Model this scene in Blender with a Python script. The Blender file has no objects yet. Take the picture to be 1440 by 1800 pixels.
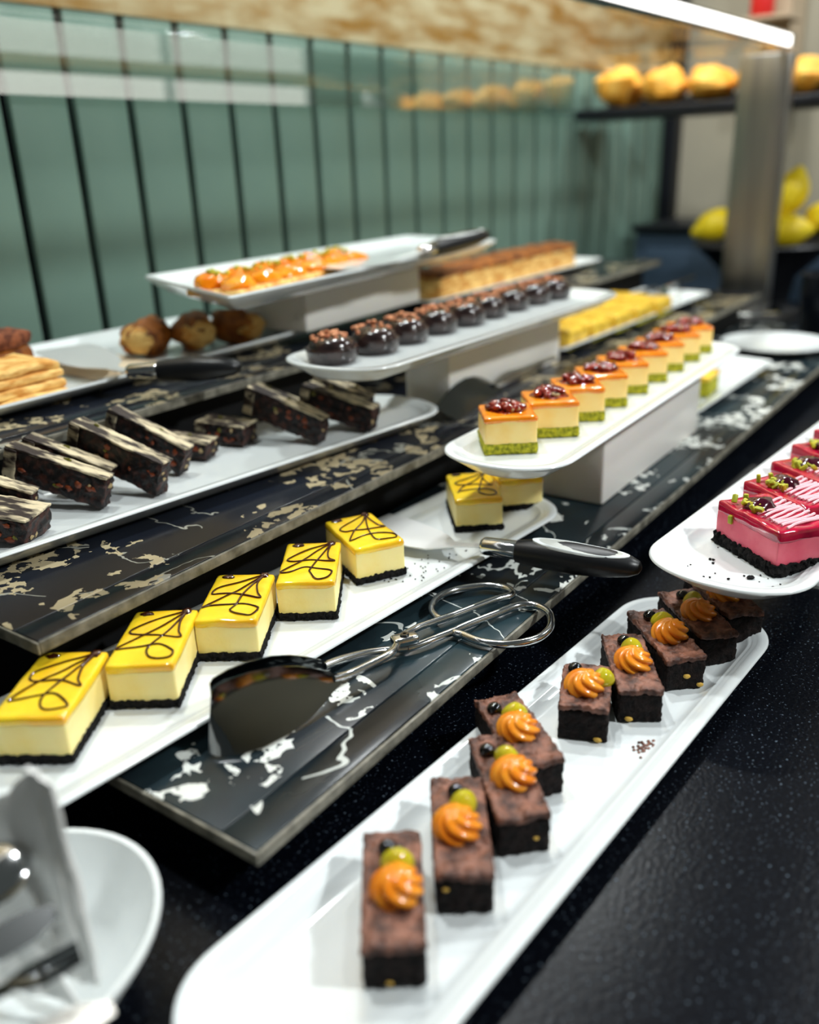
import bpy, math, random
from mathutils import Vector, Matrix, noise, Euler

scene = bpy.context.scene
COL = scene.collection

# ------------------------------------------------------------------ camera
RI = Vector((0.6084, -0.7929, -0.0345)); UPV = Vector((0.3090, 0.1967, 0.9305)); FW = Vector((0.7310, 0.5768, -0.3646))
cam_d = bpy.data.cameras.new('camera'); cam = bpy.data.objects.new('camera', cam_d); COL.objects.link(cam)
m = Matrix((RI.normalized(), UPV.normalized(), -FW.normalized())).transposed().to_4x4()
m.translation = Vector((0, 0, .45)); cam.matrix_world = m
cam_d.sensor_fit = 'HORIZONTAL'; cam_d.sensor_width = 36; cam_d.lens = 36 * 1560.57 / 1440
cam_d.clip_start = .01; cam_d.clip_end = 60
cam_d.dof.use_dof = True; cam_d.dof.focus_distance = .81; cam_d.dof.aperture_fstop = 3.0
scene.camera = cam

# ------------------------------------------------------------------ colour management, world, lights
scene.view_settings.view_transform = 'Standard'; scene.view_settings.look = 'None'
scene.view_settings.gamma = 1; scene.view_settings.use_curve_mapping = False
scene.view_settings.exposure = 0.0
W = bpy.data.worlds.new('room_world'); scene.world = W; W.use_nodes = True
W.node_tree.nodes['Background'].inputs[0].default_value = (.62, .70, .68, 1)
W.node_tree.nodes['Background'].inputs[1].default_value = .11

def area(name, loc, size, power, col=(1, .97, .92), rot=(0, 0, 0), sy=None):
    d = bpy.data.lights.new(name, 'AREA'); d.energy = power; d.color = col
    d.shape = 'RECTANGLE'; d.size = size; d.size_y = sy or size
    o = bpy.data.objects.new(name, d); COL.objects.link(o); o.location = loc; o.rotation_euler = rot
    return o
def disc(name, loc, r, power, col=(.96, 1, 1), rot=(0, 0, 0), spread=180):
    d = bpy.data.lights.new(name, 'AREA'); d.energy = power; d.color = col; d.shape = 'DISK'; d.size = 2 * r; d.spread = math.radians(spread)
    o = bpy.data.objects.new(name, d); COL.objects.link(o); o.location = loc; o.rotation_euler = rot
    return o
disc('ceiling_lamp_light', (.55, 1.02, 2.1), .07, 19)
disc('ceiling_lamp_light', (1.45, 1.02, 2.1), .07, 23)
disc('ceiling_lamp_light', (2.45, 1.02, 2.1), .07, 25)
disc('ceiling_lamp_light', (1.15, -1.25, 1.75), .09, 40, rot=(math.radians(42), 0, math.radians(12)))
disc('ceiling_lamp_light', (3.3, -.6, 2.3), .12, 45)

# ------------------------------------------------------------------ materials
def lin(c):
    return tuple(((x / 255) / 12.92 if x / 255 <= .04045 else ((x / 255 + .055) / 1.055) ** 2.4) for x in c) + (1,)
MATS = {}
def mat(name, c1, c2=None, rough=.5, metal=0, scale=20, lo=.4, hi=.6, bump=0, bscale=None, coat=0, sss=0, trans=0, spec=.5, detail=6, stretch=None, ior=1.45):
    if name in MATS: return MATS[name]
    M = bpy.data.materials.new(name); M.use_nodes = True; N = M.node_tree; P = N.nodes['Principled BSDF']
    P.inputs['Roughness'].default_value = rough; P.inputs['Metallic'].default_value = metal
    P.inputs['Coat Weight'].default_value = coat; P.inputs['Coat Roughness'].default_value = .06
    P.inputs['Specular IOR Level'].default_value = spec
    P.inputs['Transmission Weight'].default_value = trans; P.inputs['IOR'].default_value = ior
    if sss:
        P.inputs['Subsurface Weight'].default_value = sss; P.inputs['Subsurface Radius'].default_value = (1, .6, .3); P.inputs['Subsurface Scale'].default_value = .006
    tc = N.nodes.new('ShaderNodeTexCoord'); mp = N.nodes.new('ShaderNodeMapping')
    N.links.new(tc.outputs['Object'], mp.inputs[0])
    if stretch: mp.inputs['Scale'].default_value = stretch
    if c2:
        nz = N.nodes.new('ShaderNodeTexNoise'); nz.inputs['Scale'].default_value = scale; nz.inputs['Detail'].default_value = detail
        N.links.new(mp.outputs[0], nz.inputs['Vector'])
        r = N.nodes.new('ShaderNodeValToRGB'); r.color_ramp.elements[0].position = lo; r.color_ramp.elements[1].position = hi
        r.color_ramp.elements[0].color = lin(c1); r.color_ramp.elements[1].color = lin(c2)
        N.links.new(nz.outputs['Fac'], r.inputs[0]); N.links.new(r.outputs[0], P.inputs['Base Color'])
    else:
        P.inputs['Base Color'].default_value = lin(c1)
    if bump:
        nb = N.nodes.new('ShaderNodeTexNoise'); nb.inputs['Scale'].default_value = bscale or scale; nb.inputs['Detail'].default_value = 6
        N.links.new(mp.outputs[0], nb.inputs['Vector'])
        b = N.nodes.new('ShaderNodeBump'); b.inputs['Strength'].default_value = bump; b.inputs['Distance'].default_value = .002
        N.links.new(nb.outputs['Fac'], b.inputs['Height']); N.links.new(b.outputs[0], P.inputs['Normal'])
    MATS[name] = M
    return M

def marble(name, base, base2, fleck, thresh, vein, seed):
    M = bpy.data.materials.new(name); M.use_nodes = True; N = M.node_tree; P = N.nodes['Principled BSDF']
    P.inputs['Roughness'].default_value = .2; P.inputs['Specular IOR Level'].default_value = .32; P.inputs['Coat Weight'].default_value = 0; P.inputs['Coat Roughness'].default_value = .08
    tc = N.nodes.new('ShaderNodeTexCoord'); mp = N.nodes.new('ShaderNodeMapping'); mp.inputs['Location'].default_value = (seed, seed * .7, 0)
    N.links.new(tc.outputs['Object'], mp.inputs[0])
    def noi(s, d=5, dist=0):
        n = N.nodes.new('ShaderNodeTexNoise'); n.inputs['Scale'].default_value = s; n.inputs['Detail'].default_value = d; n.inputs['Distortion'].default_value = dist
        N.links.new(mp.outputs[0], n.inputs['Vector']); return n.outputs['Fac']
    def mth(op, a, b):
        n = N.nodes.new('ShaderNodeMath'); n.operation = op
        for i, v in enumerate((a, b)):
            if isinstance(v, (int, float)): n.inputs[i].default_value = v
            else: N.links.new(v, n.inputs[i])
        return n.outputs[0]
    def mix(f, a, b):
        n = N.nodes.new('ShaderNodeMix'); n.data_type = 'RGBA'
        N.links.new(f, n.inputs[0])
        for i, v in ((6, a), (7, b)):
            if isinstance(v, tuple): n.inputs[i].default_value = v
            else: N.links.new(v, n.inputs[i])
        return n.outputs[2]
    # distorted coordinates give angular flakes
    vo = N.nodes.new('ShaderNodeTexVoronoi'); vo.inputs['Scale'].default_value = 70
    mx = N.nodes.new('ShaderNodeVectorMath'); mx.operation = 'ADD'
    nn = N.nodes.new('ShaderNodeTexNoise'); nn.inputs['Scale'].default_value = 40; nn.inputs['Detail'].default_value = 4
    N.links.new(mp.outputs[0], nn.inputs['Vector'])
    sc = N.nodes.new('ShaderNodeVectorMath'); sc.operation = 'SCALE'; sc.inputs['Scale'].default_value = .03
    N.links.new(nn.outputs['Color'], sc.inputs[0]); N.links.new(mp.outputs[0], mx.inputs[0]); N.links.new(sc.outputs[0], mx.inputs[1])
    N.links.new(mx.outputs[0], vo.inputs['Vector'])
    sep = N.nodes.new('ShaderNodeSeparateColor'); N.links.new(vo.outputs['Color'], sep.inputs[0])
    cell = mth('GREATER_THAN', sep.outputs[0], .42)
    patch = mth('GREATER_THAN', noi(13, 3, .6), thresh)
    grit = mth('GREATER_THAN', noi(90, 4), .43)
    fl = mth('MULTIPLY', mth('MULTIPLY', cell, patch), grit)
    v = mth('LESS_THAN', mth('ABSOLUTE', mth('SUBTRACT', noi(4.5, 4, 1.2), .5), 0), .0045)
    v = mth('MULTIPLY', v, mth('GREATER_THAN', noi(9, 2), .47))
    r = N.nodes.new('ShaderNodeValToRGB'); r.color_ramp.elements[0].position = .35; r.color_ramp.elements[1].position = .7
    r.color_ramp.elements[0].color = lin(base); r.color_ramp.elements[1].color = lin(base2)
    N.links.new(noi(6, 5, .5), r.inputs[0])
    c = mix(v, r.outputs[0], lin(vein)); c = mix(fl, c, lin(fleck))
    N.links.new(c, P.inputs['Base Color'])
    return M

def speckle(name):
    M = bpy.data.materials.new(name); M.use_nodes = True; N = M.node_tree; P = N.nodes['Principled BSDF']
    P.inputs['Roughness'].default_value = .28; P.inputs['Specular IOR Level'].default_value = .12
    tc = N.nodes.new('ShaderNodeTexCoord')
    n = N.nodes.new('ShaderNodeTexNoise'); n.inputs['Scale'].default_value = 420; n.inputs['Detail'].default_value = 3
    N.links.new(tc.outputs['Object'], n.inputs['Vector'])
    r = N.nodes.new('ShaderNodeValToRGB'); e = r.color_ramp.elements
    e[0].position = .50; e[0].color = lin((4, 6, 12)); e[1].position = .78; e[1].color = lin((130, 148, 165))
    x = e.new(.64); x.color = lin((9, 13, 22))
    N.links.new(n.outputs['Fac'], r.inputs[0]); N.links.new(r.outputs[0], P.inputs['Base Color'])
    b = N.nodes.new('ShaderNodeBump'); b.inputs['Strength'].default_value = .35; b.inputs['Distance'].default_value = .0008
    n2 = N.nodes.new('ShaderNodeTexNoise'); n2.inputs['Scale'].default_value = 260; N.links.new(tc.outputs['Object'], n2.inputs['Vector'])
    N.links.new(n2.outputs['Fac'], b.inputs['Height']); N.links.new(b.outputs[0], P.inputs['Normal'])
    return M

PORC = mat('porcelain', (226, 232, 233), rough=.16, coat=.4)
COUNTER = speckle('dark_speckled_stone')
MARB1 = marble('black_marble_white', (12, 18, 24), (38, 56, 62), (225, 228, 222), .575, (200, 205, 200), 3.1)
MARB2 = marble('black_marble_gold', (12, 15, 23), (24, 30, 42), (178, 164, 132), .54, (150, 150, 140), 8.3)
TRIM = mat('stone_edge', (88, 86, 76), (150, 146, 132), rough=.35, scale=60, lo=.35, hi=.7, bump=.3, bscale=200)
BLACKB = mat('black_base', (8, 9, 11), rough=.6)
STEEL = mat('polished_steel', (205, 207, 208), rough=.12, metal=1)
BRUSH = mat('brushed_steel', (150, 150, 148), (185, 182, 176), rough=.32, metal=1, scale=30, stretch=(1, 1, .05), lo=.3, hi=.7)
SATIN = mat('satin_steel', (222, 224, 224), rough=.45, metal=.6)
DSTEEL = mat('dark_steel', (120, 124, 126), rough=.1, metal=1)
RUBBER = mat('black_rubber', (12, 14, 18), rough=.38)
GREYIN = mat('grey_inlay', (175, 178, 172), rough=.4)
WHITEB = mat('white_acrylic', (232, 230, 224), rough=.35, sss=.2)
WALLP = mat('teal_panel_paint', (102, 130, 120), (116, 142, 128), rough=.38, scale=3, lo=.3, hi=.7)
WALLD = mat('groove_black', (3, 5, 9), rough=.8, spec=.1)
CRUST = mat('chocolate_cookie_crust', (10, 10, 12), (26, 24, 24), rough=.9, scale=260, bump=1, bscale=420, spec=.25)
CHEESE = mat('cheesecake_cream', (252, 226, 138), (254, 234, 160), rough=.5, scale=30, sss=.25, bump=.12, bscale=300)
LEMON = mat('lemon_glaze', (252, 214, 42), (244, 172, 20), rough=.1, scale=24, lo=.42, hi=.72, coat=.7, sss=.2)
CHOC = mat('chocolate_glaze', (58, 20, 6), rough=.1, coat=.8)
BROWN = mat('brownie_crumb', (12, 8, 8), (30, 20, 18), rough=.85, scale=160, bump=1, bscale=300, spec=.3)
BRTOP = mat('brownie_crackle_top', (66, 37, 27), (148, 98, 78), rough=.5, scale=85, lo=.36, hi=.66, bump=1, bscale=220)
CARA = mat('caramel_cream', (234, 132, 22), (244, 156, 42), rough=.22, scale=60, coat=.4, sss=.3)
JELLY = mat('green_jelly', (226, 214, 40), rough=.05, coat=.6, sss=.5, trans=.35)
PEARL = mat('black_pearl', (5, 5, 6), rough=.08, coat=.6)
NUT = mat('golden_nut', (222, 178, 76), rough=.5)
FIG = mat('dark_fruit_chocolate', (12, 7, 9), (92, 48, 36), rough=.5, scale=130, lo=.46, hi=.78, bump=1, bscale=150)
WAFER = mat('cream_streaked_coating', (40, 26, 22), (222, 206, 172), rough=.6, scale=95, lo=.45, hi=.60, stretch=(1, .28, 1), bump=.8, bscale=140, detail=4)
ORBIT = mat('orange_fruit_bit', (128, 60, 32), rough=.35)
GRBIT = mat('green_nut_bit', (112, 108, 36), rough=.5)
PALEBIT = mat('pale_nut_bit', (168, 146, 104), rough=.5)
GCRUMB = mat('green_crumb', (120, 124, 12), (190, 184, 40), rough=.85, scale=200, bump=1, bscale=300)
CARCREAM = mat('caramel_cheesecake_cream', (248, 208, 120), (250, 218, 140), rough=.5, scale=40, sss=.25)
CARGLAZE = mat('amber_glaze', (232, 126, 14), (240, 150, 30), rough=.12, scale=40, coat=.6, sss=.2)
REDNUT = mat('candied_red_nut', (70, 8, 6), (160, 44, 18), rough=.12, scale=120, lo=.35, hi=.65, coat=.8)
PINK = mat('pink_cream', (222, 84, 108), (232, 110, 128), rough=.4, scale=30, sss=.25)
REDGL = mat('raspberry_glaze', (196, 20, 62), (130, 8, 40), rough=.08, scale=45, lo=.4, hi=.7, coat=.9, sss=.1)
PINKDR = mat('pale_pink_icing', (250, 200, 210), rough=.3, coat=.3)
DCHERRY = mat('dark_cherry', (60, 6, 26), rough=.1, coat=.8)
PISTA = mat('pistachio', (206, 190, 30), (150, 160, 30), rough=.5, scale=90, lo=.35, hi=.65)
TART = mat('chocolate_tart', (30, 20, 20), (52, 36, 34), rough=.18, scale=60, coat=.4)
PECAN = mat('pecan_crumb', (160, 84, 48), (226, 158, 110), rough=.5, scale=140, lo=.35, hi=.65)
ORANGE = mat('apricot_glaze', (247, 134, 6), (252, 164, 16), rough=.12, scale=40, coat=.6, sss=.3)
COCOA = mat('cocoa_dust', (92, 48, 30), (140, 80, 50), rough=.95, scale=120, bump=.6)
PASTRY = mat('golden_pastry', (206, 140, 58), (246, 206, 126), rough=.7, scale=38, stretch=(1, 1, 3), bump=1, bscale=80)
PASTRYD = mat('browned_pastry', (104, 52, 16), (176, 104, 36), rough=.5, scale=40, bump=.7, bscale=80)
YELCAKE = mat('yellow_cake', (206, 160, 20), (246, 206, 70), rough=.45, scale=45, bump=.8, bscale=70, coat=.2)
FRUITY = mat('lemon_skin', (238, 208, 20), (248, 222, 50), rough=.4, scale=30, bump=.25, bscale=260)
BREADM = mat('bread_crust', (236, 160, 40), (250, 196, 90), rough=.6, scale=20)
WOODG = mat('golden_shelf_underside', (172, 122, 44), (222, 206, 166), rough=.3, scale=5, stretch=(1.2, 1, 5), lo=.36, hi=.62)
NAVY = mat('navy_cabinet', (70, 88, 108), rough=.4)
NAVYD = mat('dark_frame', (12, 15, 22), rough=.45)
GREYW = mat('grey_plaster', (150, 146, 130), (162, 156, 138), rough=.6, scale=2)
BEIGE = mat('beige_plaster', (178, 160, 136), rough=.7)
CLOTH = mat('white_cloth', (244, 244, 242), rough=.9, bump=.2, bscale=500)
FLOORM = mat('grey_floor', (80, 76, 70), (96, 92, 84), rough=.5, scale=4)
CREAMW = mat('cream_wall', (214, 208, 186), rough=.8)
BEIGEPLATE = mat('parchment', (236, 214, 180), (246, 232, 208), rough=.7, scale=25)
REDM = mat('red_plastic', (190, 30, 30), rough=.4)
GREENM = mat('leaf_green', (50, 84, 50), (80, 110, 70), rough=.6, scale=20)
LED = bpy.data.materials.new('led_diffuser'); LED.use_nodes = True
LED.node_tree.nodes['Principled BSDF'].inputs['Emission Color'].default_value = (1, .98, .94, 1)
LED.node_tree.nodes['Principled BSDF'].inputs['Emission Strength'].default_value = 3.0
GLOWM = bpy.data.materials.new('panel_glow'); GLOWM.use_nodes = True  # glow of the added panel that the glass strip reflects
GLOWM.node_tree.nodes['Principled BSDF'].inputs['Emission Color'].default_value = (1, .97, .88, 1)
GLOWM.node_tree.nodes['Principled BSDF'].inputs['Emission Strength'].default_value = 1.3
GLASS = bpy.data.materials.new('clear_glass'); GLASS.use_nodes = True
_n = GLASS.node_tree; _n.nodes.remove(_n.nodes['Principled BSDF'])
_t = _n.nodes.new('ShaderNodeBsdfTransparent'); _g = _n.nodes.new('ShaderNodeBsdfGlossy'); _g.inputs['Roughness'].default_value = .02
_t.inputs[0].default_value = (.9, .95, .93, 1)
_m = _n.nodes.new('ShaderNodeMixShader'); _m.inputs[0].default_value = .24
_n.links.new(_t.outputs[0], _m.inputs[1]); _n.links.new(_g.outputs[0], _m.inputs[2]); _n.links.new(_m.outputs[0], _n.nodes['Material Output'].inputs[0])
GLASSB = GLASS.copy(); GLASSB.name = 'clear_shelf_glass'
for _q in GLASSB.node_tree.nodes:
    if _q.type == 'MIX_SHADER': _q.inputs[0].default_value = .14
    if _q.type == 'BSDF_TRANSPARENT': _q.inputs[0].default_value = (.97, .98, .97, 1)
ACRY = mat('clear_acrylic', (236, 240, 238), rough=.12, trans=.75, ior=1.3)

# ------------------------------------------------------------------ mesh helpers
class MB:
    def __init__(s): s.v = []; s.f = []
    def add(s, vs, fs):
        b = len(s.v); s.v += [tuple(p) for p in vs]; s.f += [tuple(b + i for i in q) for q in fs]; return s
    def box(s, a, b):
        x0, y0, z0 = a; x1, y1, z1 = b
        return s.add([(x0, y0, z0), (x1, y0, z0), (x1, y1, z0), (x0, y1, z0), (x0, y0, z1), (x1, y0, z1), (x1, y1, z1), (x0, y1, z1)],
                     [(0, 3, 2, 1), (4, 5, 6, 7), (0, 1, 5, 4), (1, 2, 6, 5), (2, 3, 7, 6), (3, 0, 4, 7)])
    def rbox(s, a, b, r=.002, n=(4, 4, 3), amp=0, ns=60, seed=0, fn=None):
        """rounded, subdivided box with optional noise relief"""
        def ax(lo, hi, k):
            rr = min(r, (hi - lo) * .49)
            return [lo, lo + rr * .3, lo + rr] + [lo + rr + (hi - lo - 2 * rr) * i / k for i in range(1, k)] + [hi - rr, hi - rr * .3, hi]
        X, Y, Z = [ax(a[i], b[i], n[i]) for i in range(3)]
        idx = {}; vs = []; fs = []
        def vid(i, j, k):
            if (i, j, k) not in idx:
                p = Vector((X[i], Y[j], Z[k])); q = Vector([min(max(p[t], a[t] + r), b[t] - r) for t in range(3)])
                d = p - q
                if d.length > 1e-9: p = q + d.normalized() * r
                if fn: p = fn(p)
                if amp:
                    d2 = noise.noise_vector(Vector((p.x * ns + seed, p.y * ns + seed * 1.7, p.z * ns)))
                    p = p + d2 * amp
                idx[(i, j, k)] = len(vs); vs.append(p)
            return idx[(i, j, k)]
        I, J, K = len(X) - 1, len(Y) - 1, len(Z) - 1
        for i in range(I):
            for j in range(J):
                fs.append((vid(i, j, 0), vid(i, j + 1, 0), vid(i + 1, j + 1, 0), vid(i + 1, j, 0)))
                fs.append((vid(i, j, K), vid(i + 1, j, K), vid(i + 1, j + 1, K), vid(i, j + 1, K)))
            for k in range(K):
                fs.append((vid(i, 0, k), vid(i + 1, 0, k), vid(i + 1, 0, k + 1), vid(i, 0, k + 1)))
                fs.append((vid(i, J, k), vid(i, J, k + 1), vid(i + 1, J, k + 1), vid(i + 1, J, k)))
        for j in range(J):
            for k in range(K):
                fs.append((vid(0, j, k), vid(0, j, k + 1), vid(0, j + 1, k + 1), vid(0, j + 1, k)))
                fs.append((vid(I, j, k), vid(I, j + 1, k), vid(I, j + 1, k + 1), vid(I, j, k + 1)))
        return s.add(vs, fs)
    def rings(s, rings, cap0=True, cap1=True):
        """loft closed rings"""
        n = len(rings[0]); vs = [p for r in rings for p in r]; fs = []
        for i in range(len(rings) - 1):
            for j in range(n):
                k = (j + 1) % n
                fs.append((i * n + j, i * n + k, (i + 1) * n + k, (i + 1) * n + j))
        if cap0: fs.append(tuple(range(n - 1, -1, -1)))
        if cap1: fs.append(tuple((len(rings) - 1) * n + j for j in range(n)))
        return s.add(vs, fs)
    def tube(s, pts, r, n=8, closed=False, flat=1.0, taper=None):
        pts = [Vector(p) for p in pts]; L = len(pts); rs = []
        for i, p in enumerate(pts):
            if closed: t = pts[(i + 1) % L] - pts[i - 1]
            else: t = pts[min(i + 1, L - 1)] - pts[max(i - 1, 0)]
            t = t.normalized() if t.length > 1e-9 else Vector((1, 0, 0))
            up = Vector((0, 0, 1)) if abs(t.z) < .95 else Vector((1, 0, 0))
            a = t.cross(up).normalized(); b = a.cross(t).normalized()
            rr = r * (taper(i / max(1, L - 1)) if taper else 1)
            rs.append([p + a * (math.cos(2 * math.pi * k / n) * rr) + b * (math.sin(2 * math.pi * k / n) * rr * flat) for k in range(n)])
        if closed: rs.append(rs[0])
        return s.rings(rs, not closed, not closed)
    def blob(s, c, rad, nu=14, nv=9, amp=0, ns=1.5, seed=0, shape=None):
        c = Vector(c); vs = []; fs = []
        for j in range(1, nv):
            ph = math.pi * j / nv
            for i in range(nu):
                th = 2 * math.pi * i / nu
                d = Vector((math.sin(ph) * math.cos(th), math.sin(ph) * math.sin(th), math.cos(ph)))
                k = 1 + (noise.noise(d * ns + Vector((seed, seed * .37, 0))) * amp if amp else 0)
                if shape: d = shape(d)
                vs.append(c + Vector((d.x * rad[0], d.y * rad[1], d.z * rad[2])) * k)
        top = len(vs); t0 = shape(Vector((0, 0, 1))) if shape else Vector((0, 0, 1)); b0 = shape(Vector((0, 0, -1))) if shape else Vector((0, 0, -1))
        vs.append(c + Vector((t0.x * rad[0], t0.y * rad[1], t0.z * rad[2]))); vs.append(c + Vector((b0.x * rad[0], b0.y * rad[1], b0.z * rad[2])))
        for i in range(nu):
            k = (i + 1) % nu
            fs.append((top, i, k))
            for j in range(nv - 2): fs.append((j * nu + i, (j + 1) * nu + i, (j + 1) * nu + k, j * nu + k))
            fs.append((top + 1, (nv - 2) * nu + k, (nv - 2) * nu + i))
        return s.add(vs, fs)
    def lathe(s, prof, n=32, c=(0, 0, 0), sx=1, sy=1, cap0=True, cap1=True):
        return s.rings([[(c[0] + sx * r * math.cos(2 * math.pi * k / n), c[1] + sy * r * math.sin(2 * math.pi * k / n), c[2] + z) for k in range(n)] for r, z in prof], cap0, cap1)
    def sheet(s, grid, th):
        """grid[i][j] of points -> closed shell of thickness th"""
        R, Cc = len(grid), len(grid[0]); G = [[Vector(p) for p in row] for row in grid]; top = []; bot = []
        for i in range(R):
            for j in range(Cc):
                du = G[min(i + 1, R - 1)][j] - G[max(i - 1, 0)][j]; dv = G[i][min(j + 1, Cc - 1)] - G[i][max(j - 1, 0)]
                n = du.cross(dv); n = n.normalized() if n.length > 1e-12 else Vector((0, 0, 1))
                top.append(G[i][j] + n * th / 2); bot.append(G[i][j] - n * th / 2)
        o = R * Cc; fs = []
        for i in range(R - 1):
            for j in range(Cc - 1):
                a, b, c, d = i * Cc + j, (i + 1) * Cc + j, (i + 1) * Cc + j + 1, i * Cc + j + 1
                fs.append((a, b, c, d)); fs.append((o + a, o + d, o + c, o + b))
        edge = [(0, j) for j in range(Cc)] + [(i, Cc - 1) for i in range(1, R)] + [(R - 1, j) for j in range(Cc - 2, -1, -1)] + [(i, 0) for i in range(R - 2, 0, -1)]
        E = [i * Cc + j for i, j in edge]
        for k in range(len(E)):
            a, b = E[k], E[(k + 1) % len(E)]; fs.append((a, b, o + b, o + a))
        return s.add(top + bot, fs)
    def mesh(s, name, smooth=True, angle=40):
        me = bpy.data.meshes.new(name); me.from_pydata(s.v, [], s.f); me.validate()
        import bmesh
        bm = bmesh.new(); bm.from_mesh(me); bmesh.ops.recalc_face_normals(bm, faces=bm.faces); bm.to_mesh(me); bm.free()
        if smooth:
            me.shade_smooth()
            try: me.set_sharp_from_angle(angle=math.radians(angle))
            except Exception: pass
        return me
    def build(s, name, m, parent=None, smooth=True, angle=40, loc=None, rot=None):
        o = bpy.data.objects.new(name, s.mesh(name, smooth, angle)); COL.objects.link(o)
        o.data.materials.append(m)
        if parent: o.parent = parent
        if loc: o.location = loc
        if rot: o.rotation_euler = rot
        return o

def tag(o, label=None, cat=None, group=None, kind=None):
    if label: o['label'] = label
    if cat: o['category'] = cat
    if group: o['group'] = group
    if kind: o['kind'] = kind
    return o
def thing(name, label, cat, loc=(0, 0, 0), rz=0, group=None, rot=None):
    o = bpy.data.objects.new(name, None); COL.objects.link(o); o.empty_display_size = .02
    o.location = loc; o.rotation_euler = rot or (0, 0, math.radians(rz))
    return tag(o, label, cat, group)
def inst(name, me, m, parent, loc=(0, 0, 0), rot=(0, 0, 0), scale=(1, 1, 1)):
    o = bpy.data.objects.new(name, me); COL.objects.link(o)
    if not me.materials: me.materials.append(m)
    o.parent = parent; o.location = loc; o.rotation_euler = rot; o.scale = scale
    return o
def spline(pts, k=8, closed=False):
    P = [Vector(p) for p in pts]; n = len(P); out = []
    for i in range(n if closed else n - 1):
        p0 = P[(i - 1) % n] if closed or i else P[0]; p1 = P[i]; p2 = P[(i + 1) % n]; p3 = P[(i + 2) % n] if closed or i + 2 < n else P[-1]
        for j in range(k):
            t = j / k
            out.append(.5 * ((2 * p1) + (p2 - p0) * t + (2 * p0 - 5 * p1 + 4 * p2 - p3) * t * t + (3 * p1 - p0 - 3 * p2 + p3) * t ** 3))
    if not closed: out.append(P[-1])
    return out
ORD = ['nearest', 'second', 'third', 'fourth', 'fifth', 'sixth', 'seventh', 'eighth', 'ninth', 'tenth', 'eleventh', 'twelfth']

# ------------------------------------------------------------------ setting: wall, counter, floor
WY = 1.415
wall = MB().box((-.4, WY + .012, -.9), (3.45, WY + .09, 2.2)).build('wall_back', WALLD, smooth=False); tag(wall, kind='structure')
PW = .1165; gx = .819
pl = MB().rbox((.008, 0, -.2), (PW - .008, .014, .70), .0025, (2, 1, 4)).mesh('plank')
for k in range(-8, 22):
    x = gx + k * PW
    if x < -.2 or x + PW > 3.42: continue
    inst('plank', pl, WALLP, wall, (x, WY - .002, 0))
uw = MB().rbox((-.4, WY - .004, .7005), (3.39, WY + .011, 2.2), .002, (4, 1, 4)).build('upper_panel', WOODG, wall)
fl = MB().box((-3, -3.3, -.95), (9, 1.6, -.9)).build('floor', FLOORM, smooth=False); tag(fl, kind='structure')
wf = MB().box((-3, -3.3, -.9), (9, -3.2, 2.4)).build('wall_front', CREAMW, smooth=False); tag(wf, kind='structure')
# right-hand end wall with frame and cabinet
wr = MB().box((3.46, .2, -.9), (3.56, 1.5, 2.4)).build('wall_right', GREYW, smooth=False); tag(wr, kind='structure')
wn = MB().box((3.3, -3.198, .75), (6.3, -3.19, 1.75)).build('glow_panel_1', GLOWM, smooth=False); tag(wn, kind='structure')  # unseen glowing panel, added to give the glass strip a bright reflection
for k, (x0, x1, z0, z1) in enumerate(((3.24, 3.3, .69, 1.81), (6.3, 6.36, .69, 1.81), (3.301, 6.299, .69, .749), (3.301, 6.299, 1.751, 1.81), (4.77, 4.83, .7495, 1.7505))):
    MB().box((x0, -3.199, z0), (x1, -3.165, z1)).build('glow_panel_frame', PORC, wn, smooth=False)  # frame and bar around the added glowing panel
tr = MB().box((3.40, 1.375, -.9), (3.458, 1.425, 2.2)).build('trim_1', NAVYD, smooth=False); tag(tr, kind='structure')

cnt = thing('buffet_counter', 'long dark speckled stone counter carrying the whole buffet', 'counter', (0, 0, 0))
MB().rbox((-.7, -.16, -.04), (3.03, 1.41, 0), .004, (6, 3, 1)).build('counter_top', COUNTER, cnt)
MB().box((-.65, -.1, -.9), (2.98, 1.40, -.041)).build('counter_body', NAVYD, cnt, smooth=False)

# ------------------------------------------------------------------ marble steps
def step(label, x0, x1, yf, yb, z, th, m, rz, bz):
    t = thing('marble_step', label, 'step', (x0, yf, bz), rz, 'stacked marble steps of the buffet')
    d = yb - yf; L = x1 - x0; h = z - bz
    s = .034
    MB().rbox((0, s + .0006, h - th), (L, d, h), .0012, (6, 2, 1)).build('slab', m, t)
    MB().rbox((0, .003, h - th), (L, s, h), .0012, (6, 2, 1)).build('edge_strip', m, t)
    MB().rbox((.0, 0, h - th), (L, .003, h - .0004), .0008, (12, 1, 1), amp=.0004, ns=90).build('edge_trim', TRIM, t)
    MB().rbox((-.0026, .0, h - th), (-.0001, d, h - .0006), .0008, (1, 8, 1), amp=.0003, ns=90).build('end_trim', TRIM, t)
    MB().box((.03, .045, 0), (L - .01, d - .003, h - th - .0002)).build('plinth', BLACKB, t, smooth=False)
    return t
step('lowest black marble step flecked with white, cheesecakes on it', .285, 2.33, .355, .634, .05, .010, MARB1, 2.4, 0)
step('middle black marble step flecked with gold, chocolate slices on it', .293, 2.33, .596, .902, .12, .011, MARB2, 2.7, 0)
step('highest black marble step against the green panelled wall', .10, 2.33, .864, 1.30, .19, .011, MARB2, 2.4, 0)

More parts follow.
